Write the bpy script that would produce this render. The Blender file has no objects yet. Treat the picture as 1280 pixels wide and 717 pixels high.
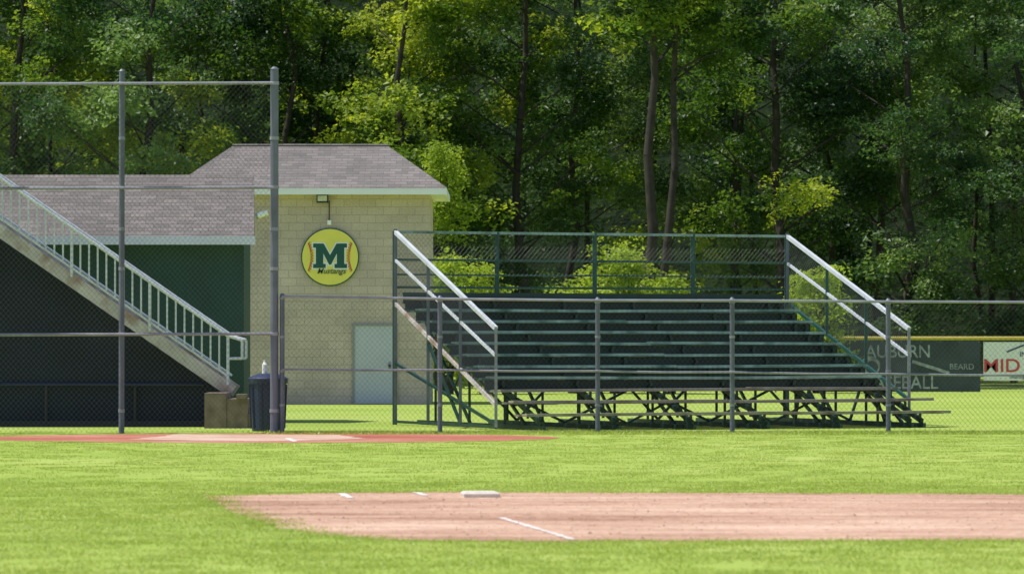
import bpy, math, random
from mathutils import Vector, Matrix
R = random.Random(7)
F = 5000.0
def W(px, py, d): return Vector(((px-640)*d/F, d, 1.6+(428-py)*d/F))
scene = bpy.context.scene
col = scene.collection

# ---------------------------------------------------------------- materials
def new_mat(name):
    m = bpy.data.materials.new(name); m.use_nodes = True
    nt = m.node_tree; b = nt.nodes['Principled BSDF']
    return m, nt, b
def mat(name, c, rough=0.6, metal=0.0, var=0.15, nscale=6.0, bump=0.0, stain=None, stain_amt=0.0, spec=0.5):
    m, nt, b = new_mat(name)
    tc = nt.nodes.new('ShaderNodeTexCoord')
    n = nt.nodes.new('ShaderNodeTexNoise'); n.inputs['Scale'].default_value = nscale; n.inputs['Detail'].default_value = 6
    nt.links.new(tc.outputs['Object'], n.inputs['Vector'])
    r = nt.nodes.new('ShaderNodeValToRGB')
    r.color_ramp.elements[0].position = 0.3; r.color_ramp.elements[1].position = 0.7
    r.color_ramp.elements[0].color = [x*(1-var) for x in c]+[1]
    r.color_ramp.elements[1].color = [min(1, x*(1+var)) for x in c]+[1]
    nt.links.new(n.outputs['Fac'], r.inputs['Fac'])
    out = r.outputs['Color']
    if stain:
        n2 = nt.nodes.new('ShaderNodeTexNoise'); n2.inputs['Scale'].default_value = 2.3; n2.inputs['Detail'].default_value = 8
        nt.links.new(tc.outputs['Object'], n2.inputs['Vector'])
        mr = nt.nodes.new('ShaderNodeMapRange'); mr.inputs['From Min'].default_value = 0.5; mr.inputs['From Max'].default_value = 0.7
        mr.inputs['To Max'].default_value = stain_amt
        nt.links.new(n2.outputs['Fac'], mr.inputs['Value'])
        mx = nt.nodes.new('ShaderNodeMixRGB'); mx.inputs['Color2'].default_value = list(stain)+[1]
        nt.links.new(mr.outputs['Result'], mx.inputs['Fac']); nt.links.new(out, mx.inputs['Color1']); out = mx.outputs['Color']
    nt.links.new(out, b.inputs['Base Color'])
    b.inputs['Roughness'].default_value = rough; b.inputs['Metallic'].default_value = metal
    b.inputs['Specular IOR Level'].default_value = spec
    if bump:
        bp = nt.nodes.new('ShaderNodeBump'); bp.inputs['Strength'].default_value = bump; bp.inputs['Distance'].default_value = 0.01
        nt.links.new(n.outputs['Fac'], bp.inputs['Height']); nt.links.new(bp.outputs['Normal'], b.inputs['Normal'])
    return m

M_galv = mat('galvanised_steel', (0.30, 0.31, 0.36), 0.45, 0.3, 0.2, 4)
M_galvpost = mat('galvanised_post', (0.15, 0.165, 0.215), 0.5, 0.2, 0.2, 3)
M_wire = mat('fence_wire', (0.085, 0.088, 0.10), 0.5, 0.1, 0.1, 3)
M_wiredark = mat('coated_wire', (0.03, 0.045, 0.045), 0.5, 0.1, 0.1, 3)
M_rail = mat('aluminium_rail', (0.66, 0.69, 0.73), 0.4, 0.2, 0.12, 3)
M_green = mat('green_paint', (0.010, 0.042, 0.036), 0.38, 0.0, 0.3, 5)
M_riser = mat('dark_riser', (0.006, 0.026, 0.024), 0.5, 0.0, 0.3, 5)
M_seat = mat('seat_green', (0.06, 0.15, 0.135), 0.33, 0.0, 0.35, 2.5, stain=(0.2, 0.25, 0.23), stain_amt=0.7)
M_nosing = mat('pale_nosing', (0.30, 0.40, 0.38), 0.35, 0.1, 0.35, 2.5, stain=(0.05, 0.13, 0.11), stain_amt=0.95)  # paler mottled strip for seat front edges and the top back rail
M_greenrail = mat('green_rail_paint', (0.016, 0.085, 0.072), 0.35, 0.0, 0.25, 5)
M_plank = mat('worn_plank', (0.30, 0.265, 0.22), 0.5, 0.0, 0.3, 3, stain=(0.14, 0.08, 0.05), stain_amt=0.9)
M_rusty = mat('rusty_steel', (0.52, 0.47, 0.46), 0.6, 0.1, 0.2, 3, stain=(0.24, 0.11, 0.05), stain_amt=0.8)
M_white = mat('white_trim', (0.86, 0.85, 0.92), 0.5, 0, 0.04, 2)
M_dugout = mat('dugout_green', (0.022, 0.072, 0.058), 0.7, 0, 0.12, 2)
M_screen = mat('dark_screen', (0.007, 0.012, 0.024), 0.85, 0, 0.35, .8)
M_concrete = mat('concrete', (0.22, 0.165, 0.13), 0.9, 0, 0.3, 5, 0.4)
M_trash = mat('blue_plastic', (0.012, 0.022, 0.07), 0.4, 0, 0.15, 3)
M_door = mat('door_paint', (0.52, 0.53, 0.64), 0.5, 0, 0.06, 1.5)
M_doorframe = mat('door_frame', (0.30, 0.30, 0.33), 0.5, 0, 0.06, 1.5)
M_dark = mat('dark_metal', (0.02, 0.02, 0.022), 0.5)
M_yellow = mat('sign_yellow', (0.85, 0.74, 0.14), 0.5, 0, 0.05, 3)
M_signgreen = mat('sign_green', (0.01, 0.085, 0.075), 0.5, 0, 0.05, 3)
M_signwhite = mat('sign_white', (0.82, 0.82, 0.82), 0.5, 0, 0.03, 3)
M_fade = mat('faded_print', (0.32, 0.35, 0.37), 0.6, 0, 0.5, 3)
M_red = mat('sign_red', (0.60, 0.06, 0.06), 0.5, 0, 0.05, 3)
M_cap = mat('yellow_fence_cap', (0.50, 0.40, 0.08), 0.5, 0, 0.1, 3)
M_bangray = mat('banner_vinyl_gray', (0.035, 0.052, 0.065), 0.6, 0, 0.3, 1.5)
M_navy = mat('banner_navy', (0.03, 0.05, 0.13), 0.6)
M_chalk = mat('chalk', (0.66, 0.60, 0.56), 0.95, 0, 0.2, 14)
M_base = mat('base_rubber', (0.62, 0.56, 0.50), 0.6, 0, 0.15, 9)
M_glass = mat('lamp_lens', (0.55, 0.55, 0.5), 0.2)
M_bark = mat('bark', (0.032, 0.026, 0.022), 0.9, 0, 0.5, 3, 0.8)

def brick_mat(name, c1, c2, mortar, bw, bh, ms, rough=0.9, mode='wall', bump=0.4):
    m, nt, b = new_mat(name)
    tc = nt.nodes.new('ShaderNodeTexCoord'); sp = nt.nodes.new('ShaderNodeSeparateXYZ')
    nt.links.new(tc.outputs['Object'], sp.inputs[0])
    cm = nt.nodes.new('ShaderNodeCombineXYZ')
    if mode == 'wall':
        ad = nt.nodes.new('ShaderNodeMath'); ad.operation = 'ADD'
        nt.links.new(sp.outputs['X'], ad.inputs[0]); nt.links.new(sp.outputs['Y'], ad.inputs[1])
        nt.links.new(ad.outputs[0], cm.inputs['X'])
    else: nt.links.new(sp.outputs['X'], cm.inputs['X'])
    nt.links.new(sp.outputs['Z'], cm.inputs['Y'])
    br = nt.nodes.new('ShaderNodeTexBrick')
    br.inputs['Scale'].default_value = 1; br.inputs['Brick Width'].default_value = bw; br.inputs['Row Height'].default_value = bh
    br.inputs['Mortar Size'].default_value = ms; br.inputs['Mortar Smooth'].default_value = 0.3
    br.inputs['Color1'].default_value = list(c1)+[1]; br.inputs['Color2'].default_value = list(c2)+[1]; br.inputs['Mortar'].default_value = list(mortar)+[1]
    nt.links.new(cm.outputs[0], br.inputs['Vector'])
    n = nt.nodes.new('ShaderNodeTexNoise'); n.inputs['Scale'].default_value = 0.8; n.inputs['Detail'].default_value = 9
    nt.links.new(tc.outputs['Object'], n.inputs['Vector'])
    mr = nt.nodes.new('ShaderNodeMapRange'); mr.inputs['From Min'].default_value = 0.3; mr.inputs['From Max'].default_value = 0.7
    mr.inputs['To Min'].default_value = 0.84; mr.inputs['To Max'].default_value = 1.12
    nt.links.new(n.outputs['Fac'], mr.inputs['Value'])
    n3 = nt.nodes.new('ShaderNodeTexNoise'); n3.inputs['Scale'].default_value = 25; n3.inputs['Detail'].default_value = 4
    nt.links.new(tc.outputs['Object'], n3.inputs['Vector'])
    mr3 = nt.nodes.new('ShaderNodeMapRange'); mr3.inputs['From Min'].default_value = 0.3; mr3.inputs['From Max'].default_value = 0.7
    mr3.inputs['To Min'].default_value = 0.85; mr3.inputs['To Max'].default_value = 1.12
    nt.links.new(n3.outputs['Fac'], mr3.inputs['Value'])
    mm = nt.nodes.new('ShaderNodeMath'); mm.operation = 'MULTIPLY'
    nt.links.new(mr.outputs[0], mm.inputs[0]); nt.links.new(mr3.outputs[0], mm.inputs[1])
    vm = nt.nodes.new('ShaderNodeVectorMath'); vm.operation = 'SCALE'
    nt.links.new(br.outputs['Color'], vm.inputs[0]); nt.links.new(mm.outputs[0], vm.inputs['Scale'])
    nt.links.new(vm.outputs[0], b.inputs['Base Color'])
    bp = nt.nodes.new('ShaderNodeBump'); bp.inputs['Strength'].default_value = bump; bp.inputs['Distance'].default_value = 0.02; bp.invert = True
    nt.links.new(br.outputs['Fac'], bp.inputs['Height']); nt.links.new(bp.outputs['Normal'], b.inputs['Normal'])
    b.inputs['Roughness'].default_value = rough
    return m
M_block = brick_mat('concrete_block', (0.60, 0.485, 0.435), (0.54, 0.435, 0.39), (0.44, 0.355, 0.32), 0.41, 0.205, 0.010)
M_shingle = brick_mat('asphalt_shingle', (0.22, 0.195, 0.185), (0.15, 0.135, 0.13), (0.09, 0.08, 0.08), 0.32, 0.075, 0.006, mode='roof')

def two_noise_ground(name, cols, s1, s2, s3, stretch=(1, 1, 1), bump=0.3, bdist=0.02, rough=0.95, wts=(.45, .3, .25)):
    m, nt, b = new_mat(name)
    g = nt.nodes.new('ShaderNodeNewGeometry')
    mp = nt.nodes.new('ShaderNodeMapping'); mp.inputs['Scale'].default_value = stretch
    nt.links.new(g.outputs['Position'], mp.inputs['Vector'])
    ns = []
    for s in (s1, s2, s3):
        n = nt.nodes.new('ShaderNodeTexNoise'); n.inputs['Scale'].default_value = s; n.inputs['Detail'].default_value = 5
        nt.links.new(mp.outputs[0] if s != s3 else g.outputs['Position'], n.inputs['Vector']); ns.append(n)
    a = nt.nodes.new('ShaderNodeMath'); a.operation = 'MULTIPLY_ADD'; a.inputs[1].default_value = wts[0]
    nt.links.new(ns[0].outputs['Fac'], a.inputs[0])
    a2 = nt.nodes.new('ShaderNodeMath'); a2.operation = 'MULTIPLY_ADD'; a2.inputs[1].default_value = wts[1]
    nt.links.new(ns[1].outputs['Fac'], a2.inputs[0])
    a3 = nt.nodes.new('ShaderNodeMath'); a3.operation = 'MULTIPLY'; a3.inputs[1].default_value = wts[2]
    nt.links.new(ns[2].outputs['Fac'], a3.inputs[0])
    nt.links.new(a3.outputs[0], a2.inputs[2]); nt.links.new(a2.outputs[0], a.inputs[2])
    r = nt.nodes.new('ShaderNodeValToRGB')
    els = r.color_ramp.elements
    els[0].position = 0.38; els[0].color = list(cols[0])+[1]; els[1].position = 0.62; els[1].color = list(cols[2])+[1]
    e = els.new(0.5); e.color = list(cols[1])+[1]
    nt.links.new(a.outputs[0], r.inputs['Fac']); nt.links.new(r.outputs['Color'], b.inputs['Base Color'])
    b.inputs['Roughness'].default_value = rough; b.inputs['Specular IOR Level'].default_value = 0.1
    bp = nt.nodes.new('ShaderNodeBump'); bp.inputs['Strength'].default_value = bump; bp.inputs['Distance'].default_value = bdist
    nt.links.new(ns[2].outputs['Fac'], bp.inputs['Height']); nt.links.new(bp.outputs['Normal'], b.inputs['Normal'])
    return m
GC = [(0.25, 0.35, 0.06), (0.30, 0.395, 0.075), (0.37, 0.445, 0.12)]
M_ground = two_noise_ground('turf', GC, 0.25, 1.3, 14, (0.5, 1.0, 1), 0.2)
M_dirt = two_noise_ground('infield_clay', [(0.30, 0.17, 0.115), (0.49, 0.31, 0.225), (0.64, 0.45, 0.345)], 0.45, 2.0, 9, (0.35, 1.0, 1), 1.0, 0.05, wts=(.42, .33, .25))
M_redclay = two_noise_ground('red_clay', [(0.32, 0.10, 0.07), (0.42, 0.16, 0.11), (0.50, 0.29, 0.22)], 0.35, 1.3, 10, (0.5, 1, 1), 0.6, 0.03)
M_paledirt = two_noise_ground('pale_dirt', [(0.42, 0.25, 0.18), (0.55, 0.39, 0.31), (0.62, 0.48, 0.40)], 0.5, 1.3, 10, (0.7, 1, 1), 0.6, 0.03)
M_backdrop = two_noise_ground('dark_backdrop', [(0.005, 0.011, 0.004), (0.010, 0.020, 0.006), (0.02, 0.035, 0.01)], 0.1, 0.5, 2, (1, 1, 1), 1.0, 0.5)

def leaf_mat(name, dark, mid, light, trans, tfac=0.4, nscale=0.16, namp=1.4):
    m = bpy.data.materials.new(name); m.use_nodes = True; nt = m.node_tree
    for n in list(nt.nodes): nt.nodes.remove(n)
    out = nt.nodes.new('ShaderNodeOutputMaterial')
    oi = nt.nodes.new('ShaderNodeObjectInfo'); g = nt.nodes.new('ShaderNodeNewGeometry')
    n = nt.nodes.new('ShaderNodeTexNoise'); n.inputs['Scale'].default_value = nscale; n.inputs['Detail'].default_value = 2
    nt.links.new(g.outputs['Position'], n.inputs['Vector'])
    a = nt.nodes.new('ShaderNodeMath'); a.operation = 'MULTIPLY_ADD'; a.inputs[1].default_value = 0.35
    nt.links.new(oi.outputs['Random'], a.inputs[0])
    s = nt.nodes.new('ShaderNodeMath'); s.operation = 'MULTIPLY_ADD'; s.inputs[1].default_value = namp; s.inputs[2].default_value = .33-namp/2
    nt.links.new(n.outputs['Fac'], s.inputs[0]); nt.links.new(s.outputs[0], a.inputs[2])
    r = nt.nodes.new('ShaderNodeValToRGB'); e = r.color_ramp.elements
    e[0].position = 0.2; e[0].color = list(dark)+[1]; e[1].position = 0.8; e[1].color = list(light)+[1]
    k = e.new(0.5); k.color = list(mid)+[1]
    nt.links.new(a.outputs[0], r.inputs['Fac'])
    p = nt.nodes.new('ShaderNodeBsdfPrincipled'); p.inputs['Roughness'].default_value = 0.45; p.inputs['Specular IOR Level'].default_value = 0.35
    nt.links.new(r.outputs['Color'], p.inputs['Base Color'])
    t = nt.nodes.new('ShaderNodeBsdfTranslucent')
    mx = nt.nodes.new('ShaderNodeMixRGB'); mx.blend_type = 'MULTIPLY'; mx.inputs['Fac'].default_value = 1
    mx.inputs['Color2'].default_value = list(trans)+[1]; nt.links.new(r.outputs['Color'], mx.inputs['Color1'])
    nt.links.new(mx.outputs[0], t.inputs['Color'])
    ms = nt.nodes.new('ShaderNodeMixShader'); ms.inputs[0].default_value = tfac
    nt.links.new(p.outputs[0], ms.inputs[1]); nt.links.new(t.outputs[0], ms.inputs[2]); nt.links.new(ms.outputs[0], out.inputs['Surface'])
    return m
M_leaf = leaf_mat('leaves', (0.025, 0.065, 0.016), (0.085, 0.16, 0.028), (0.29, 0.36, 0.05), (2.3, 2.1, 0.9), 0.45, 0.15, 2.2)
M_leafshade = leaf_mat('cool_shade_leaves', (0.025, 0.065, 0.026), (0.065, 0.125, 0.042), (0.17, 0.25, 0.08), (2.0, 2.1, 1.2), 0.38, 0.15, 2.0)  # cool grey-green tint paints sky-lit shade into the leaf colour
M_leafbright = leaf_mat('bright_leaves', (0.20, 0.29, 0.035), (0.34, 0.43, 0.05), (0.45, 0.54, 0.09), (1.4, 1.4, 0.9), 0.5)  # brighter yellow-green leaf colour used for the shrubs
M_grassblade = leaf_mat('grass_blades', (0.30, 0.40, 0.065), (0.37, 0.46, 0.09), (0.46, 0.53, 0.15), (1.25, 1.2, 0.9), 0.35, 0.4, 0.8)

# ---------------------------------------------------------------- mesh builder
class MB:
    def __init__(s): s.v = []; s.f = []; s.m = []; s.mats = []
    def mi(s, m):
        if m not in s.mats: s.mats.append(m)
        return s.mats.index(m)
    def add(s, vs, fs, m):
        o = len(s.v); s.v += [tuple(x) for x in vs]; i = s.mi(m)
        for f in fs: s.f.append([o+k for k in f]); s.m.append(i)
    def box(s, lo, hi, m):
        x0, y0, z0 = lo; x1, y1, z1 = hi
        s.add([(x0,y0,z0),(x1,y0,z0),(x1,y1,z0),(x0,y1,z0),(x0,y0,z1),(x1,y0,z1),(x1,y1,z1),(x0,y1,z1)],
              [(0,3,2,1),(4,5,6,7),(0,1,5,4),(1,2,6,5),(2,3,7,6),(3,0,4,7)], m)
    def beam(s, p, q, w, h, m, up=(0,0,1)):
        p = Vector(p); q = Vector(q); d = (q-p).normalized(); up = Vector(up)
        if abs(d.dot(up)) > 0.99: up = Vector((0,1,0))
        a = d.cross(up).normalized(); b = a.cross(d).normalized()
        vs = []
        for c in (p, q):
            for i, j in ((-1,-1),(1,-1),(1,1),(-1,1)): vs.append(c+a*(i*w/2)+b*(j*h/2))
        s.add(vs, [(0,1,2,3),(7,6,5,4),(0,4,5,1),(1,5,6,2),(2,6,7,3),(3,7,4,0)], m)
    def rod(s, p, q, r, m, n=8, r2=None, cap=True):
        p = Vector(p); q = Vector(q); d = (q-p).normalized(); up = Vector((0,0,1))
        if abs(d.dot(up)) > 0.98: up = Vector((0,1,0))
        a = d.cross(up).normalized(); b = a.cross(d); r2 = r if r2 is None else r2
        vs = []
        for c, rr in ((p, r), (q, r2)):
            for k in range(n):
                t = 2*math.pi*k/n; vs.append(c+a*(rr*math.cos(t))+b*(rr*math.sin(t)))
        fs = [(k, (k+1) % n, n+(k+1) % n, n+k) for k in range(n)]
        if cap: fs += [tuple(range(n-1,-1,-1)), tuple(range(n, 2*n))]
        s.add(vs, fs, m)
    def obj(s, name, parent=None, smooth=False):
        me = bpy.data.meshes.new(name); me.from_pydata(s.v, [], s.f)
        for m in s.mats: me.materials.append(m)
        me.polygons.foreach_set('material_index', s.m)
        if smooth: me.polygons.foreach_set('use_smooth', [True]*len(s.f))
        me.update(); o = bpy.data.objects.new(name, me); col.objects.link(o)
        if parent: o.parent = parent
        return o
def empty(name):
    o = bpy.data.objects.new(name, None); col.objects.link(o); return o

def clip(poly, p, d):
    t0, t1 = -1e9, 1e9; n = len(poly)
    area = sum(poly[i][0]*poly[(i+1) % n][1]-poly[(i+1) % n][0]*poly[i][1] for i in range(n)); sg = 1 if area > 0 else -1
    for i in range(n):
        ax, ay = poly[i]; bx, by = poly[(i+1) % n]
        nx, ny = -(by-ay)*sg, (bx-ax)*sg
        num = nx*(p[0]-ax)+ny*(p[1]-ay); den = nx*d[0]+ny*d[1]
        if abs(den) < 1e-9:
            if num < 0: return None
        else:
            t = -num/den
            if den > 0: t0 = max(t0, t)
            else: t1 = min(t1, t)
    return (t0, t1) if t1-t0 > 1e-3 else None
def chainlink(mb, poly, fn, m, sp=0.066, r=0.0019):
    xs = [p[0] for p in poly]; ys = [p[1] for p in poly]
    cx, cy = (min(xs)+max(xs))/2, (min(ys)+max(ys))/2
    ext = math.hypot(max(xs)-min(xs), max(ys)-min(ys))/2+0.1
    for ang in (48, -48):
        d = (math.cos(math.radians(ang)), math.sin(math.radians(ang))); nrm = (-d[1], d[0])
        k = -int(ext/sp)
        while k*sp < ext:
            p = (cx+nrm[0]*k*sp, cy+nrm[1]*k*sp); c = clip(poly, p, d)
            if c:
                ns = max(1, int((c[1]-c[0])/.35)); t = c[0]; dt = (c[1]-c[0])/ns
                for j in range(ns):
                    mb.rod(fn(p[0]+d[0]*t, p[1]+d[1]*t), fn(p[0]+d[0]*(t+dt), p[1]+d[1]*(t+dt)), r, m, 3, cap=False); t += dt
            k += 1

# ---------------------------------------------------------------- ground
def sheet(name, pts, z, m):
    me = bpy.data.meshes.new(name); me.from_pydata([(x, y, z) for x, y in pts], [], [list(range(len(pts)))])
    me.materials.append(m); o = bpy.data.objects.new(name, me); col.objects.link(o); return o
sheet('ground', [(-900,-300),(900,-300),(900,1500),(-900,1500)], 0, M_ground)
dirt = [(-3.21,41.7),(-3.0,40.2),(-2.53,37.2),(-2.0,34.6),(-1.53,33.3),(-1.04,32.5),(-.3,32.25),(.39,32.2),(2,32.3),(4.15,32.4),(9,33),(15,35),
        (15,44),(9,42.8),(5.4,42.3),(2,42.7),(-.86,42.9),(-2.04,42.55)]
def wob(poly, sub, amp, seed):
    rr = random.Random(seed); out = []
    for i in range(len(poly)):
        a = Vector(poly[i]+(0,)); b = Vector(poly[(i+1) % len(poly)]+(0,))
        k = max(1, int((b-a).length/sub))
        for j in range(k):
            p = a.lerp(b, j/k); out.append((p.x+rr.uniform(-amp, amp), p.y+rr.uniform(-amp, amp)*1.5))
    return out
dirtw = wob(dirt, 0.25, 0.04, 1)
sheet('infield_dirt', dirtw, 0.004, M_dirt)
hc = (-4.1, 67.2)
hpoly = [(hc[0]+4.9*math.cos(t), hc[1]+3.3*math.sin(t)) for t in [i*math.pi/24 for i in range(48)]]
sheet('home_plate_dirt', hpoly, 0.004, M_redclay)
def inside(poly, x, y):
    c = False; n = len(poly); j = n-1
    for i in range(n):
        xi, yi = poly[i]; xj, yj = poly[j]
        if (yi > y) != (yj > y) and x < (xj-xi)*(y-yi)/(yj-yi)+xi: c = not c
        j = i
    return c
mb = MB(); rr = random.Random(5)
for i in range(3600):
    x, y = rr.uniform(-3.2, 8), rr.uniform(32.3, 42.8)
    if not inside(dirtw, x, y): continue
    s = rr.uniform(.005, .018)*(1 if rr.random() < .93 else 1.6)
    vs = [(x+s*rr.uniform(.7,1.2)*math.cos(a), y+s*rr.uniform(.7,1.2)*math.sin(a), .003) for a in [k*1.257 for k in range(5)]]+[(x+s*.2, y, .004+s*rr.uniform(.4, .8))]
    mb.add(vs, [(k, (k+1) % 5, 5) for k in range(5)], M_dirt)
mb.obj('dirt_clods')
def chalk(name, a, b, w, seed):
    a = Vector(a+(0,)); b = Vector(b+(0,)); d = (b-a).normalized(); n = Vector((-d.y, d.x, 0)); rr = random.Random(seed)
    k = max(3, int((b-a).length/0.1)); L = []; Rr = []
    for i in range(k+1):
        p = a.lerp(b, i/k); ww = w/2*(0.75+rr.uniform(-.45, .3))
        q = p+n*ww; L.append((q.x, q.y)); q = p-n*w/2*(0.75+rr.uniform(-.45, .3)); Rr.append((q.x, q.y))
    sheet(name, L+Rr[::-1], 0.009, M_chalk)
chalk('chalk_line', (0.50, 32.45), (-0.10, 36.5), 0.09, 1)
chalk('chalk_line', (-0.90, 41.8), (-1.02, 42.7), 0.11, 2)
chalk('chalk_line', (-1.66, 41.1), (-1.80, 42.4), 0.13, 3)
chalk('chalk_line', (-3.50, 64.6), (-3.75, 66.9), 0.16, 4)
sheet('batter_box_dirt', wob([(-6.3,66.0),(-4.0,64.9),(-2.4,66.3),(-3.0,69.2),(-5.8,69.8)], .3, .08, 3), 0.0075, M_paledirt)
b = MB(); ca, sa = math.cos(.12), math.sin(.12)
def bagring(h, e): return [(-0.33+ca*x-sa*y, 41.5+sa*x+ca*y, h) for x, y in ((-e,-e),(e,-e),(e,e),(-e,e))]
vs = bagring(0.0, .185)+bagring(.04, .19)+bagring(.06, .165)+bagring(.064, .1)
fs = []
for L in range(3):
    for k in range(4): fs.append((L*4+k, L*4+(k+1) % 4, L*4+4+(k+1) % 4, L*4+4+k))
fs.append((12,13,14,15)); b.add(vs, fs, M_base); b.obj('base_bag')

# ---------------------------------------------------------------- GN scatter
def scatter(name, pts, srccol, parent=None):
    me = bpy.data.meshes.new(name); me.from_pydata([p[:3] for p in pts], [], [])
    a = me.attributes.new('rot', 'FLOAT_VECTOR', 'POINT'); a.data.foreach_set('vector', [c for p in pts for c in p[3:6]])
    a = me.attributes.new('scl', 'FLOAT', 'POINT'); a.data.foreach_set('value', [p[6] for p in pts])
    o = bpy.data.objects.new(name, me); col.objects.link(o)
    if parent: o.parent = parent
    g = bpy.data.node_groups.new(name+'_gn', 'GeometryNodeTree')
    g.interface.new_socket('Geometry', in_out='INPUT', socket_type='NodeSocketGeometry')
    g.interface.new_socket('Geometry', in_out='OUTPUT', socket_type='NodeSocketGeometry')
    N = g.nodes; gi = N.new('NodeGroupInput'); go = N.new('NodeGroupOutput')
    ci = N.new('GeometryNodeCollectionInfo'); ci.inputs['Collection'].default_value = srccol
    ci.inputs['Separate Children'].default_value = True; ci.inputs['Reset Children'].default_value = True
    ip = N.new('GeometryNodeInstanceOnPoints'); ip.inputs['Pick Instance'].default_value = True
    r = N.new('GeometryNodeInputNamedAttribute'); r.data_type = 'FLOAT_VECTOR'; r.inputs['Name'].default_value = 'rot'
    s = N.new('GeometryNodeInputNamedAttribute'); s.data_type = 'FLOAT'; s.inputs['Name'].default_value = 'scl'
    g.links.new(gi.outputs[0], ip.inputs['Points']); g.links.new(ci.outputs[0], ip.inputs['Instance'])
    g.links.new(r.outputs['Attribute'], ip.inputs['Rotation']); g.links.new(s.outputs['Attribute'], ip.inputs['Scale'])
    g.links.new(ip.outputs[0], go.inputs[0])
    md = o.modifiers.new('scatter', 'NODES'); md.node_group = g
    return o
def src_collection(name, makers):
    c = bpy.data.collections.new(name)
    for k, mb in enumerate(makers):
        me = bpy.data.meshes.new(name); me.from_pydata(mb.v, [], mb.f)
        for m in mb.mats: me.materials.append(m)
        me.update(); o = bpy.data.objects.new(name, me); c.objects.link(o)
    return c
def leaf_clump(seed, m, n=110, rad=0.95, flat=0.5, size=0.17):
    rr = random.Random(seed); mb = MB()
    subs = [(rr.uniform(-.7, .7)*rad, rr.uniform(-.7, .7)*rad, rr.uniform(-.8, .8)*rad*flat) for _ in range(9)]
    for i in range(n):
        c = rr.choice(subs)
        p = Vector((c[0]+rr.gauss(0, .22)*rad, c[1]+rr.gauss(0, .22)*rad, c[2]+rr.gauss(0, .10)*rad))
        nrm = Vector((rr.gauss(0, .55)+p.x*.4, rr.gauss(0, .55)+p.y*.4, 1)).normalized()
        t = nrm.cross(Vector((rr.uniform(-1,1), rr.uniform(-1,1), .1))).normalized(); bb = nrm.cross(t)
        L = size*rr.uniform(.6, 1.25); w = L*rr.uniform(.3, .42)
        mb.add([p-t*L/2, p-t*L*.1+bb*w+nrm*.02, p+t*L/2-nrm*L*.15, p-t*L*.1-bb*w+nrm*.02], [(0,1,2),(0,2,3)], m)
    return mb
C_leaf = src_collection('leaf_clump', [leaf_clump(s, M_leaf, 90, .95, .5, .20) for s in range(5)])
C_shade = src_collection('cool_shade_leaf_clump', [leaf_clump(40+s, M_leafshade, 90, .95, .5, .20) for s in range(4)])
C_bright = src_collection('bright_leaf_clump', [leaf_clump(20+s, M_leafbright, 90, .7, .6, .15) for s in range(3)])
def grass_patch(seed, n=60, rad=.2, h=.018):
    rr = random.Random(seed); mb = MB()
    for i in range(n):
        x, y = rr.uniform(-rad, rad), rr.uniform(-rad, rad); a = rr.uniform(0, 6.28); w = rr.uniform(.003, .006)
        hh = h*rr.uniform(.5, 1.3); lx, ly = rr.gauss(0, 1.1)*hh, rr.gauss(0, 1.1)*hh
        dx, dy = math.cos(a)*w, math.sin(a)*w
        mb.add([(x-dx, y-dy, -.003), (x+dx, y+dy, -.003), (x+lx, y+ly, hh)], [(0,1,2)], M_grassblade)
    return mb
C_grass = src_collection('grass_tuft', [grass_patch(s) for s in range(4)])
pts = []
def grass_region(d0, d1, dens, sc):
    wmax = .135*d1+2
    n = int((d1-d0)*2*wmax*dens)
    for _ in range(n):
        y = R.uniform(d0, d1); x = R.uniform(-wmax, wmax)
        if abs(x) > .135*y+2: continue
        if inside(dirtw, x, y) or inside(hpoly, x, y): continue
        pts.append((x, y, 0, 0, 0, R.uniform(0, 6.28), sc*R.uniform(.7, 1.3)))
grass_region(25, 46, 24, 1.0); grass_region(46, 72, 8, 1.0)
for i in range(len(dirtw)):
    a = dirtw[i]
    if a[0] > 9: continue
    for k in range(4): pts.append((a[0]+R.gauss(0,.09), a[1]+R.gauss(0,.15), 0, 0, 0, R.uniform(0,6.28), R.uniform(.5,1.4)))
for i in range(700):
    pts.append((R.uniform(-4,12), 70.5+R.gauss(0,.12), 0, 0, 0, R.uniform(0,6.28), R.uniform(1.2,3.4)))
scatter('grass', pts, C_grass)

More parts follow.
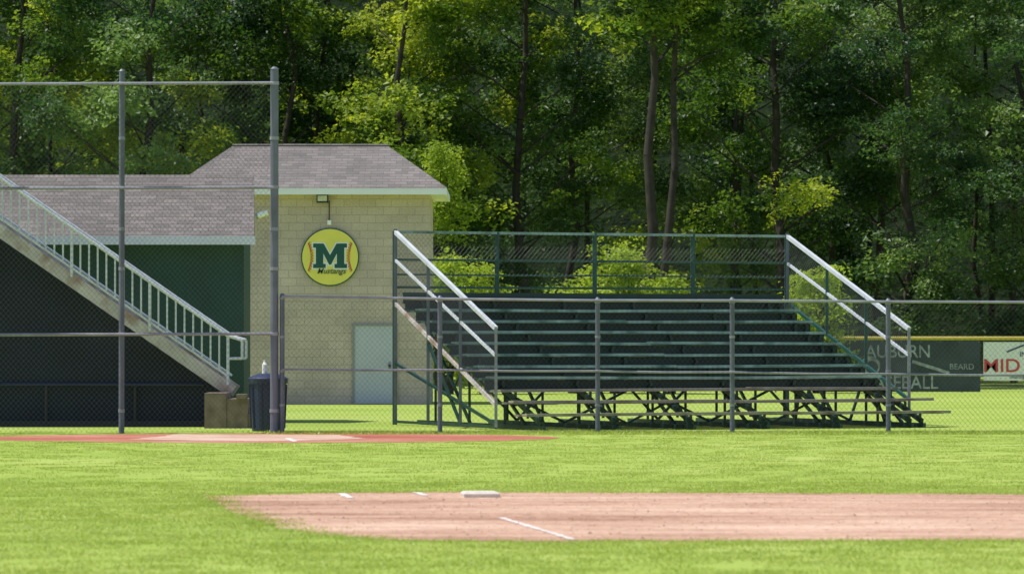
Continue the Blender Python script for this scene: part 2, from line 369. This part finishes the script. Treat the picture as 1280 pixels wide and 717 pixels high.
# ---------------------------------------------------------------- trees
def branch(mb, p, q, r0, r1, rr, k=4, n=7, wig=.12):
    prev = Vector(p); L = (Vector(q)-Vector(p)).length
    for i in range(1, k+1):
        t = i/k; c = Vector(p).lerp(Vector(q), t)
        if i < k: c += Vector((rr.gauss(0, wig), rr.gauss(0, wig), 0))*L*.1
        mb.rod(prev, c, r0+(r1-r0)*(i-1)/k, M_bark, n, r0+(r1-r0)*t, cap=False); prev = c
def tree_parts(mb, pts, x, y, h, rad, cb, tr, seed, nblob=20, per=11, lean=0, csc=1.0, wig=.1):
    rr = random.Random(seed)
    top = Vector((x+lean, y, h)); bs = Vector((x, y, -.1))
    branch(mb, bs, top, tr, tr*.15, rr, 8, 9, wig)
    for i in range(nblob):
        t = (i+.5)/nblob; z = cb+(h-cb)*t
        prof = math.sin(math.pi*(.18+.78*t))**.7
        a = rr.uniform(0, 6.28); rd = rad*prof*math.sqrt(rr.uniform(.1, 1))
        c = Vector((x+lean*z/h+math.cos(a)*rd, y+math.sin(a)*rd, z+rr.uniform(-.5, .5)))
        st = bs.lerp(top, max(.1, (z-rd*.6)/h)); branch(mb, st, c, tr*.28*(1-t*.6), .02, rr, 3, 5, .3)
        br = rr.uniform(.75, 1.45)*rad/4.5
        for k in range(per):
            v = Vector((rr.gauss(0, 1), rr.gauss(0, 1), rr.gauss(0, .6)))
            v = v.normalized()*br*rr.uniform(.3, 1.1)
            p = c+v; p.z = c.z+v.z*.75
            pts.append((p.x, p.y, max(.6, p.z), rr.gauss(0, .3), rr.gauss(0, .3), rr.uniform(0, 6.28), csc*rr.uniform(.6, 1.2)))
def tree(name, x, y, h, rad, cb, tr, seed, **k):
    e = empty(name); mb = MB(); pts = []
    src = k.pop('src', C_leaf)
    tree_parts(mb, pts, x, y, h, rad, cb, tr, seed, **k)
    mb.obj('trunk_and_limbs', e, True); scatter('crown', pts, src, e); return e
tree('deciduous_tree', 4.75, 141, 22, 4.0, 12.2, .24, 11, wig=.05, lean=.5)
tree('deciduous_tree', 5.35, 142.5, 21, 3.6, 12.2, .19, 12, lean=.9, wig=.06)
for i, (x, y, h, rad, cb, tr) in enumerate([(-19,152,19,4.8,3.0,.25),(-13.5,149,20,4.6,4.2,.24),(-8.5,153,19,4.2,4.0,.2),(-4,148,18,4.3,3.2,.22),
        (.3,150,20,4.4,6,.22),(10.0,150,20,4.5,4.5,.25),(14.5,148,19,4.6,1.8,.24),(19.5,147,18,4.6,1.5,.24),(24.5,150,20,4.8,2,.25),(-24.5,150,20,5,3,.25)]):
    tree('deciduous_tree', x, y, h, rad, cb, tr, 100+i, nblob=25, per=10, src=C_shade if x > 12 or i == 1 else C_leaf)
fm = MB(); fp = []; fpc = []
k = 0
for row, y in enumerate((158, 165, 174)):
    x = -33+R.uniform(0, 2)
    while x < 34:
        tree_parts(fm, fpc if (x > 9 or R.random() < .25) else fp, x+R.uniform(-1,1), y+R.uniform(-2.5,2.5), R.uniform(19, 25), R.uniform(3.8,5.2), R.uniform(3,8) if row > 0 else R.uniform(5, 9), R.uniform(.12,.22), 500+k,
                   nblob=18, per=9, csc=1.15); k += 1
        x += R.uniform(4.0, 6.4)
fe = empty('forest'); fm.obj('trunks', fe, True); scatter('foliage', fp, C_leaf, fe); scatter('cool_shade_foliage', fpc, C_shade, fe)
def shrub(x, y, w, h, seed, src=C_bright, n=60):
    e = empty('shrub'); mb = MB(); pts = []; rr = random.Random(seed)
    for i in range(n):
        t = rr.random()**.8; a = rr.uniform(0, 6.28); rd = w*.5*math.sqrt(rr.random())*(1-t*.65)
        p = Vector((x+rd*math.cos(a), y+rd*math.sin(a), .3+h*t*.92))
        if i % 3 == 0: branch(mb, (x+rr.uniform(-.2,.2), y, 0), p, .04, .01, rr, 3, 5, .3)
        pts.append((p.x, p.y, p.z, rr.gauss(0,.35), rr.gauss(0,.35), rr.uniform(0,6.28), rr.uniform(.6,1.1)))
    mb.obj('stems', e); scatter('foliage', pts, src, e)
shrub(3.3, 126, 3.4, 4.6, 1, n=80); shrub(2.0, 127, 2.4, 3.3, 2, n=45); shrub(4.9, 125, 2.4, 3.5, 3, n=45)
shrub(-2.0, 124, 2.2, 4.1, 4, n=45); shrub(-.8, 125, 1.8, 3.9, 5, n=35); shrub(9.7, 127, 2.8, 3.7, 6, n=50)
shrub(-2.4, 140, 2.6, 8.8, 7, n=90)
me = bpy.data.meshes.new('backdrop_slope'); vs = []; fs = []; nx, ny = 60, 16  # added dark slope, keeps bright sky from showing between the trees
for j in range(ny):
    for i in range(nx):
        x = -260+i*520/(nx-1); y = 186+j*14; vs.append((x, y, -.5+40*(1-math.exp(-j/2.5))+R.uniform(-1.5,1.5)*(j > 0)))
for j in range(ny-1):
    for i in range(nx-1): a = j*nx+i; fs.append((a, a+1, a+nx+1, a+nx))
me.from_pydata(vs, [], fs); me.materials.append(M_backdrop); o = bpy.data.objects.new('backdrop_slope', me); col.objects.link(o)

# ---------------------------------------------------------------- block building
bl = empty('concrete_block_building')
mb = MB(); mb.box((-8.4,104,0), (-2.14,108.4,5.45), M_block); mb.obj('walls', bl)
mb = MB()
ex0, ex1, ey0, ey1 = -8.86, -1.68, 103.5, 108.9; ez = 5.6; rz = 6.82; ry = 106.2
mb.add([(ex0,ey0,ez),(ex1,ey0,ez),(ex1,ey1,ez),(ex0,ey1,ez),(-7.42,ry,rz),(-3.30,ry,rz)],
       [(0,1,5,4),(1,2,5),(2,3,4,5),(3,0,4)], M_shingle)
mb.obj('roof', bl)
mb = MB(); mb.box((ex0+.01,ey0+.01,5.43), (ex1-.01,ey0+.05,5.595), M_white); mb.box((ex0+.01,ey1-.05,5.43), (ex1-.01,ey1-.01,5.595), M_white)
mb.box((ex0+.01,ey0+.052,5.43), (ex0+.05,ey1-.052,5.595), M_white); mb.box((ex1-.05,ey0+.052,5.43), (ex1-.01,ey1-.052,5.595), M_white)
mb.box((ex0+.052,ey0+.052,5.455), (ex1-.052,ey1-.052,5.475), M_white); mb.obj('fascia_and_soffit', bl)
mb = MB(); mb.rod((-7.42,ry,rz+.01),(-3.3,ry,rz+.01),.05,M_shingle,6); mb.obj('ridge_cap', bl)
mb = MB(); mb.box((-4.09,103.97,0.02),(-3.05,103.985,2.03),M_door); mb.box((-4.15,103.95,0.0),(-4.09,104,2.09),M_doorframe); mb.box((-3.05,103.95,0),(-2.99,104,2.09),M_doorframe)
mb.box((-4.09,103.95,2.03),(-3.05,104,2.09),M_doorframe); mb.rod((-3.18,103.92,1.0),(-3.18,103.97,1.0),.035,M_dark,8); mb.box((-3.22,103.96,.9),(-3.14,103.97,1.1),M_galv); mb.obj('door', bl)
wl = empty('floodlight')
mb = MB(); c = W(403,248,103.8)
mb.box((c.x-.15,103.72,c.z-.11),(c.x+.15,103.9,c.z+.12),M_dark); mb.box((c.x-.12,103.70,c.z-.07),(c.x+.12,103.72,c.z+.07),M_glass)
mb.box((c.x-.17,103.66,c.z+.12),(c.x+.17,103.92,c.z+.15),M_dark); mb.rod((c.x+.17,103.96,c.z-.05),(c.x+.17,103.96,c.z-.62),.014,M_dark,6)
mb.box((c.x+.12,103.93,c.z-.68),(c.x+.22,103.999,c.z-.56),M_white); mb.rod((c.x,103.9,c.z),(c.x,104,c.z),.04,M_dark,8); mb.obj('housing', wl)
wl2 = empty('security_camera'); mb = MB(); c = W(328,267,103.6)
mb.rod((c.x-.12,103.6,c.z-.05),(c.x+.14,103.6,c.z+.03),.075,M_white,10); mb.rod((c.x,103.6,c.z),(c.x,104,c.z+.05),.025,M_white,6)
mb.rod((c.x-.19,103.6,c.z-.07),(c.x-.12,103.6,c.z-.05),.085,M_galv,10); mb.obj('body', wl2)

# round sign
sg = empty('round_sign'); sc = W(412.5,321,103.9); SR = .755; Y = 103.94
def disc(mb, r, y0, y1, m, n=64):
    mb.rod((sc.x, y1, sc.z), (sc.x, y0, sc.z), r, m, n)
mb = MB(); disc(mb, SR, Y, 103.999, M_signgreen); mb.obj('rim', sg)
mb = MB(); disc(mb, SR-.03, Y-.006, Y-.001, M_yellow); mb.obj('yellow_face', sg)
mb = MB()
for sgn in (-1, 1):
    cc = sgn*1.02; rad = .52; prev = None
    for i in range(21):
        a = math.radians(-60+120*i/20); p = (sc.x+cc-sgn*rad*math.cos(a), sc.z+rad*math.sin(a)*1.35)
        if math.hypot(p[0]-sc.x, p[1]-sc.z) > SR-.05: prev = None; continue
        if prev: mb.beam((prev[0],Y-.012,prev[1]),(p[0],Y-.012,p[1]),.006,.018,M_red)
        for q in (-1, 1): mb.beam((p[0],Y-.014,p[1]),(p[0]-sgn*.06,Y-.014,p[1]+q*.035),.004,.014,M_red)
        prev = p
mb.obj('stitching', sg)
Mp = [(0,0),(.37,0),(.37,.17),(.30,.17),(.30,.6),(.47,.14),(.53,.14),(.70,.6),(.70,.17),(.63,.17),(.63,0),(1,0),(1,.17),(.92,.17),(.92,.83),(1,.83),(1,1),(.69,1),(.5,.53),(.31,1),(0,1),(0,.83),(.08,.83),(.08,.17),(0,.17)]
mw, mh = .88, .64
Mq = [(sc.x+(x-.5)*mw, sc.z+.03+(y-.5)*mh) for x, y in Mp]
def offset(poly, d):
    out = []; n = len(poly)
    for i in range(n):
        a = Vector(poly[i-1]); b_ = Vector(poly[i]); c_ = Vector(poly[(i+1) % n])
        e1 = (b_-a).normalized(); e2 = (c_-b_).normalized()
        n1 = Vector((e1.y, -e1.x)); n2 = Vector((e2.y, -e2.x)); m_ = (n1+n2).normalized()
        out.append(tuple(b_+m_*(d/max(.5, m_.dot(n1)))))
    return out
from mathutils.geometry import tessellate_polygon
def flat(name, poly, y, m, parent):
    tris = tessellate_polygon([[Vector((x, z, 0)) for x, z in poly]])
    me = bpy.data.meshes.new(name); me.from_pydata([(x, y, z) for x, z in poly], [], [tuple(t) for t in tris]); me.materials.append(m)
    o = bpy.data.objects.new(name, me); col.objects.link(o); o.parent = parent
flat('letter_outline', offset(Mq, .036), Y-.014, M_signwhite, sg); flat('letter_m', Mq, Y-.018, M_signgreen, sg)
def text(name, s, x, y, z, size, m, parent, bold=.0, shear=0, sx=1, align='CENTER'):
    cu = bpy.data.curves.new(name, 'FONT'); cu.body = s; cu.size = size; cu.offset = bold; cu.shear = shear; cu.align_x = align; cu.align_y = 'CENTER'
    cu.materials.append(m); cu.extrude = .001
    o = bpy.data.objects.new(name, cu); col.objects.link(o); o.location = (x, y, z); o.rotation_euler = (math.pi/2, 0, 0); o.scale = (sx, 1, 1); o.parent = parent
text('script_outline', 'Mustangs', sc.x+.03, Y-.022, sc.z-.37, .20, M_yellow, sg, .012, .35)
text('script_text', 'Mustangs', sc.x+.03, Y-.026, sc.z-.37, .20, M_signgreen, sg, .002, .35)

# ---------------------------------------------------------------- dugout
dg = empty('dugout')
mb = MB(); mb.box((-17,80.4,0),(-5.39,82.4,3.62),M_dugout)
mb.add([(-5.385,80.42,3.62),(-5.385,82.38,3.62),(-5.385,81.6,4.8)],[(0,1,2)],M_dugout); mb.obj('walls', dg)
mb = MB()
ro = [(-17.3,79.9,3.72),(-5.15,79.9,3.72),(-5.26,81.6,5.02),(-17.3,81.6,5.02),(-17.3,83.3,3.72),(-5.36,83.3,3.72)]
ru = [(x,y,z-.06) for x,y,z in ro]
mb.add(ro+ru, [(0,1,2,3),(3,2,5,4),(7,6,9,8),(8,9,10,11),(1,7,8,2),(2,8,11,5),(0,3,9,6),(3,4,10,9)], M_shingle); mb.obj('roof', dg)
mb = MB(); mb.box((-17.3,79.86,3.555),(-5.13,79.898,3.725),M_white)
mb.box((-17.3,79.9,3.57),(-5.15,80.4,3.59),M_white); mb.obj('fascia', dg)

# ---------------------------------------------------------------- staircase
st = empty('staircase'); SY = 76.0
p0 = W(285,484,SY); p1 = W(0,287,SY); dx = (p1-p0); tp = p0+dx*1.75
def along(t, up=0, y=SY): p = p0+dx*t; return Vector((p.x, y, p.z+up))
mb = MB()
for y in (SY, SY+1.1): mb.beam(along(-.02,-.02,y), along(1.75,-.02,y), .05, .24, M_rusty)
n = 30
for i in range(n):
    q = along((i+.5)/n*1.75, -.02, SY); mb.box((q.x-.14,SY+.03,q.z-.02),(q.x+.14,SY+1.07,q.z+.02),M_galv)
mb.obj('stringers_and_treads', st)
mb = MB()
H = .98
for y in (SY-.02, SY+1.12):
    mb.rod(along(.0,H,y), along(1.75,H,y), .03, M_rail, 8)
    mb.rod(along(.0,.22,y), along(1.75,.22,y), .022, M_rail, 8)
    if y < SY:
        L = abs(dx.x)*1.75; k = int(L/.165)
        for i in range(k+1):
            t = i*.165/abs(dx.x); thick = .03 if i % 9 == 0 else .018
            mb.rod(along(t, .05 if i % 9 == 0 else .22, y), along(t,H,y), thick, M_rail, 6)
    a = along(0,H,y); b2 = Vector((a.x+.27,y,a.z-.08)); mb.rod(a,b2,.03,M_rail,8); mb.rod(b2,b2-Vector((0,0,.35)),.028,M_rail,8); mb.rod(b2-Vector((0,0,.35)),Vector((a.x,y,a.z-.43)),.025,M_rail,8)
mb.obj('handrails', st)
mb = MB()
for X in (-11.5,):
    for y in (SY+.06, SY+1.04):
        t = (X-p0.x)/dx.x; q = along(t,-.12,y); mb.beam((X,y,0),(X,y,q.z),.09,.09,M_galvpost)
mb.obj('legs', st)
ws = empty('dark_screen_panel'); mb = MB()  # one dark sheet filling the area under the stairs
a = along(0.02,-.16,SY+.5); c = along(1.75,-.16,SY+.5)
mb.add([(a.x-.0,SY+.5,0.02),(a.x,SY+.5,a.z),(c.x,SY+.5,c.z),(c.x,SY+.5,.02)],[(0,1,2,3)],M_screen); mb.obj('screen_face', ws)
mb = MB()
mb.rod((-13,SY+.42,.80),(-5.9,SY+.42,.80),.03,M_trash,8); mb.box((-13,SY+.40,.0),(-5.5,SY+.48,.10),M_dark)
for X in (-7.2,-8.9,-10.6): mb.rod((X,SY+.44,0),(X,SY+.44,.8),.025,M_dark,8)
mb.obj('frame', ws)
cs = empty('concrete_steps'); mb = MB()
mb.box((-5.75,74.8,0),(-5.34,76.1,.66),M_concrete); mb.box((-5.338,74.82,0),(-4.94,76.08,.55),M_concrete); mb.box((-4.938,74.84,0),(-4.5,76.06,.27),M_concrete); mb.box((-5.15,74.7,.552),(-4.97,75.2,.64),M_concrete)
mb.obj('treads', cs)

tc_ = empty('trash_can'); mb = MB(); X, Yc = -4.42, 72.5
prof = [(0,.28),(.02,.29),(.5,.315),(.86,.33),(.862,.36),(.95,.37),(.97,.34),(1.0,.28),(1.04,.18)]
for (z0,r0),(z1,r1) in zip(prof, prof[1:]): mb.rod((X,Yc,z0),(X,Yc,z1+.0005),r0,M_trash,24,r1,cap=(z1 > 1.03))
for k in range(10):
    a = k*math.pi/5; mb.beam((X+.30*math.cos(a),Yc+.30*math.sin(a),.05),(X+.335*math.cos(a),Yc+.335*math.sin(a),.84),.03,.03,M_trash)
mb.obj('body_and_lid', tc_)
bt = empty('plastic_bottle'); mb = MB(); X2 = X-.06
for (z0,r0),(z1,r1) in zip([(1.041,.05),(1.2,.05),(1.25,.02)],[(1.2,.05),(1.25,.02),(1.29,.02)]): mb.rod((X2,Yc,z0),(X2,Yc,z1),r0,M_signwhite,12,r1)
mb.obj('bottle_body', bt)

# ---------------------------------------------------------------- backstop
FY = 70.5
bs_ = empty('backstop_fence'); mb = MB()
for X, r, top in ((-4.19,.072,6.42),(-6.88,.05,6.38),(-9.6,.05,6.35),(-12.3,.05,6.35)):
    mb.rod((X,FY,-.1),(X,FY,top),r,M_galvpost,14); mb.rod((X,FY,top),(X,FY,top+.04),r*1.12,M_galvpost,14,r*.4)
    for z in (6.17,4.34,1.755,.4,2.9,3.6,5.2): mb.rod((X,FY,z-.03),(X,FY,z+.03),r*1.15,M_galv,14)
mb.obj('posts', bs_)
mb = MB()
for z in (6.17,4.33,1.755): mb.rod((-12.3,FY-.06,z-.03),(-4.19,FY-.06,z),.027,M_galv,8)
mb.obj('rails', bs_)
mb = MB(); chainlink(mb, [(-12.3,.03),(-4.27,.03),(-4.27,6.17),(-12.3,6.14)], lambda a, z: (a, FY-.095, z), M_wire, .066, .0021); mb.obj('wire_mesh', bs_)
cf = empty('chain_link_fence'); mb = MB(); fx = [-4.05,-1.27,1.51,3.88,6.63,9.35,12.1]; ft = [2.41,2.37,2.34,2.34,2.32,2.31,2.31]; fmid = [1.13,1.12,1.10,1.08,1.05,1.03,1.0]
for X, t in zip(fx, ft):
    mb.rod((X,FY,-.1),(X,FY,t+.02),.042,M_galvpost,12); mb.rod((X,FY,t+.02),(X,FY,t+.06),.05,M_galvpost,12,.02)
    for z in (.5,1.1,1.7,t-.03): mb.rod((X,FY,z-.02),(X,FY,z+.02),.05,M_galv,12)
mb.obj('posts', cf); mb = MB()
for i in range(len(fx)-1):
    mb.rod((fx[i],FY-.05,ft[i]),(fx[i+1],FY-.05,ft[i+1]),.024,M_galv,8)
    xm = (fx[i]+fx[i+1])/2; zm = (fmid[i]+fmid[i+1])/2-.012
    mb.rod((fx[i],FY-.05,fmid[i]),(xm,FY-.05,zm),.02,M_galv,8); mb.rod((xm,FY-.05,zm),(fx[i+1],FY-.05,fmid[i+1]),.02,M_galv,8)
mb.obj('rails', cf); mb = MB()
chainlink(mb, [(-4.05,.03),(12.1,.03),(12.1,2.31),(1.51,2.34),(-4.05,2.41)], lambda a, z: (a, FY-.078, z), M_wire, .066, .0017); mb.obj('wire_mesh', cf)

# ---------------------------------------------------------------- bleachers
TH = math.radians(22); U = Vector((math.cos(TH), math.sin(TH), 0)); V = Vector((-math.sin(TH), math.cos(TH), 0)); O = Vector((.22, 72.4, 0))
def B(u, v, z): return O+U*u+V*v+Vector((0, 0, z))
be = empty('bleachers'); W2 = 8.2
seats = MB(); foot = MB(); rr = random.Random(9)
for k in range(11):
    z = .30+.215*k; v = .08+.6*k; w = 8.7 if k < 2 else W2; u0 = 0
    m = M_plank if k < 3 else M_seat
    j = w*rr.choice((.5,.5,.45,.62))
    for ua, ub in ((u0+rr.uniform(0,.05), j-.01), (j+.01, w-rr.uniform(0,.06))):
        s1, s2 = rr.uniform(-.016,.016), rr.uniform(-.016,.016)
        seats.beam(B(ua,v,z+s1), B(ub,v,z+s2), .24, .04, m)
        seats.beam(B(ua,v-.128,z-.004+s1), B(ub,v-.128,z-.004+s2), .012, .05, M_plank if k < 3 else M_nosing)
    if k >= 1:
        foot.beam(B(u0,v-.30,z-.24), B(w,v-.30,z-.24), .22, .035, M_plank if k < 4 else M_seat)
        if k >= 2: foot.beam(B(u0,v-.05,z-.24), B(w,v-.05,z-.24), .22, .035, M_green)
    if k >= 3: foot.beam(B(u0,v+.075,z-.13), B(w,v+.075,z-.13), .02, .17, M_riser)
foot.beam(B(0,6.25,2.25), B(W2,6.25,2.25), .25, .035, M_green)
seats.beam(B(0,6.27,2.47), B(W2,6.27,2.47), .04, .22, M_green)
seats.obj('seat_planks', be); foot.obj('foot_planks', be)
fr = MB()
us = [.35+i*1.5 for i in range(6)]+[8.1]
for u in us:
    fr.beam(B(u,-.1,.05), B(u,6.35,.05), .06, .08, M_green)
    fr.beam(B(u,.0,.12), B(u,6.3,2.2), .06, .09, M_green)
    for k in range(11):
        v = .08+.6*k; z = .30+.215*k
        fr.beam(B(u,v,max(.1,z-.3)), B(u,v,z-.025), .05, .05, M_green)
        if k % 3 == 0: fr.beam(B(u+.03,v,.08), B(u+.03,v,z-.2), .05, .05, M_green)
    fr.beam(B(u+.05,.9,.08), B(u+.05,2.5,.95), .05, .05, M_green); fr.beam(B(u+.05,3.7,.08), B(u+.05,6.2,2.1), .05, .05, M_green)
for i, (a, b2) in enumerate(zip(us, us[1:])):
    for v, zt in ((2.5,.8),(4.9,1.6)):
        if (i+int(v)) % 2: fr.beam(B(a,v,.1), B(b2,v,zt), .045, .045, M_green)
        else: fr.beam(B(a,v+.03,zt), B(b2,v+.03,.1), .045, .045, M_green)
    if i % 2: fr.beam(B(a,1.3,.45), B((a+b2)/2,1.3,.1), .04, .04, M_green); fr.beam(B((a+b2)/2,1.3,.1), B(b2,1.3,.45), .04, .04, M_green)
fr.obj('understructure', be)
gr = MB()
zb = 3.76
for u in (-.15, 2.0, 4.1, 6.25, 8.35):
    gr.beam(B(u,6.33,1.9 if 0 < u < 8 else 0), B(u,6.33,zb+.02), .09, .09, M_greenrail)
for z, h in ((zb,.05),(3.22,.045),(2.93,.035),(2.68,.045)):
    gr.beam(B(-.15,6.31,z), B(8.35,6.31,z), .045, h, M_nosing if z > 3.7 else M_greenrail)
gr.obj('back_guard', be)
sm = MB()
chainlink(sm, [(-.15,2.5),(8.35,2.5),(8.35,zb),(-.15,zb)], lambda a, z: B(a,6.28,z), M_wiredark, .07, .0022)
for u in (-.15, 8.35):
    v0, v1 = 1.0, 6.3; z0, z1 = 1.86, 3.76
    g2 = MB()
    g2.beam(B(u,v1,z1), B(u,v0,z0), .07, .07, M_rail)
    g2.beam(B(u,v1,z1-.55), B(u,v0,z0-.5), .045, .05, M_rail)
    if u < 0: g2.beam(B(u,v1,z1-1.40), B(u,v0,z0-1.40), .05, .07, M_rusty)
    else: g2.beam(B(u,v1,z1-1.35), B(u,v0,z0-1.35), .05, .06, M_greenrail)
    g2.beam(B(u,v0,.05), B(u,v0,z0), .055, .055, M_galv)
    g2.beam(B(u,v1,0), B(u,v1,z1+.06), .07, .07, M_galvpost)
    for v in (2.8, 4.5):
        zt = z0+(z1-z0)*(v-v0)/(v1-v0); g2.beam(B(u,v,.05 if u < 0 else zt-1.35), B(u,v,zt), .06, .06, M_galvpost if u < 0 else M_greenrail)
    if u < 0:
        g2.beam(B(u,v0,.1), B(u,v1,1.2), .05, .05, M_green); g2.beam(B(u,v0+.0,.06), B(u,v1,.06), .05, .05, M_green); g2.beam(B(u,2.8,.1), B(u,4.5,1.6), .05,.05, M_green)
    g2.obj('side_guard', be)
    chainlink(sm, [(v0,z0-1.4),(v1,z1-1.4),(v1,z1),(v0,z0)], lambda a, z, u=u: B(u,a,z), M_wire, .06, .0025)
sm.obj('guard_mesh', be)

# ---------------------------------------------------------------- outfield fence with banners
of = empty('outfield_fence'); OY = 129; mb = MB()
for i in range(9): mb.rod((8.5+i*3,OY+.06,-.1),(8.5+i*3,OY+.06,1.72),.03,M_galvpost,8)
mb.obj('posts', of); mb = MB(); mb.rod((8.5,OY,1.74),(33,OY,1.74),.065,M_cap,10); mb.obj('top_cap', of)
mb = MB(); chainlink(mb, [(8.5,.03),(33,.03),(33,1.72),(8.5,1.72)], lambda a, z: (a,OY+.03,z), M_wire, .08, .003); mb.obj('wire_mesh', of)
def banner(x0, x1, z0, z1, m):
    e = empty('advertising_banner'); mb = MB(); mb.box((x0,OY-.02,z0),(x1,OY-.005,z1),m)
    n = int((x1-x0)/.6)
    for i in range(n+1): mb.rod((x0+.04+i*(x1-x0-.08)/n,OY-.03,z1-.03),(x0+.04+i*(x1-x0-.08)/n,OY-.02,z1-.03),.015,M_galv,8)
    mb.obj('vinyl', e); return e
e = banner(10.0, 15.1, .02, 1.66, M_bangray)
text('lettering', 'AUBURN', 12.45, OY-.03, 1.30, .58, M_fade, e, .004, 0, .9)
text('lettering', 'BASEBALL', 12.55, OY-.03, .30, .60, M_fade, e, .004, 0, .9)
text('lettering', 'BEARD', 14.5, OY-.03, .82, .26, M_fade, e, .0)
mb = MB(); mb.rod((11.55,OY-.028,.85),(11.55,OY-.021,.85),.32,M_fade,24); mb.rod((11.6,OY-.036,.82),(11.6,OY-.029,.82),.2,M_bangray,24)
mb.beam((12.9,OY-.04,1.0),(14.1,OY-.04,.62),.006,.10,M_fade); mb.obj('emblem', e)
e = banner(15.2, 18.2, .38, 1.62, M_signwhite)
text('lettering', 'MID OHIO', 16.78, OY-.03, .84, .60, M_red, e, .006, 0, 1.14)
text('lettering', 'INTERIORS', 16.9, OY-.03, 1.22, .22, M_navy, e, .003)
text('lettering', 'heating and cooling', 16.7, OY-.03, .5, .17, M_navy, e, .0)
mb = MB(); mb.beam((15.95,OY-.03,1.3),(16.5,OY-.03,1.52),.006,.05,M_navy); mb.beam((16.5,OY-.034,1.52),(17.05,OY-.034,1.3),.006,.05,M_navy); mb.obj('roof_logo', e)
e = banner(18.4, 22.5, .1, 1.62, M_navy); text('lettering', 'HARDWARE', 20.4, OY-.03, .9, .7, M_signwhite, e, .02)

# ---------------------------------------------------------------- light, sky, camera
tosun = Vector((-0.44, 0.03, 0.86)).normalized()
el = math.asin(tosun.z); az = math.atan2(tosun.x, tosun.y)
w = bpy.data.worlds.new('World'); scene.world = w; w.use_nodes = True; nt = w.node_tree
sky = nt.nodes.new('ShaderNodeTexSky'); sky.sky_type = 'NISHITA'; sky.sun_disc = False; sky.sun_elevation = el; sky.sun_rotation = az
nt.links.new(sky.outputs[0], nt.nodes['Background'].inputs[0]); nt.nodes['Background'].inputs[1].default_value = 0.14
sl = bpy.data.lights.new('sun', 'SUN'); sl.energy = 5.0; sl.angle = math.radians(.5); sl.color = (1, .95, .86)
so = bpy.data.objects.new('sun', sl); col.objects.link(so); so.rotation_euler = (-tosun).to_track_quat('-Z', 'Y').to_euler()
cd = bpy.data.cameras.new('camera'); cam = bpy.data.objects.new('camera', cd); col.objects.link(cam)
cam.location = (0, 0, 1.6); cd.sensor_width = 36; cd.lens = 36*F/1280
cam.rotation_euler = (math.radians(90)+math.atan(69.5/F), 0, 0)
cd.clip_end = 3000; cd.clip_start = .5
cd.dof.use_dof = True; cd.dof.focus_distance = 78; cd.dof.aperture_fstop = 4.0
scene.camera = cam
scene.view_settings.view_transform = 'Standard'; scene.view_settings.look = 'None'; scene.view_settings.exposure = 0
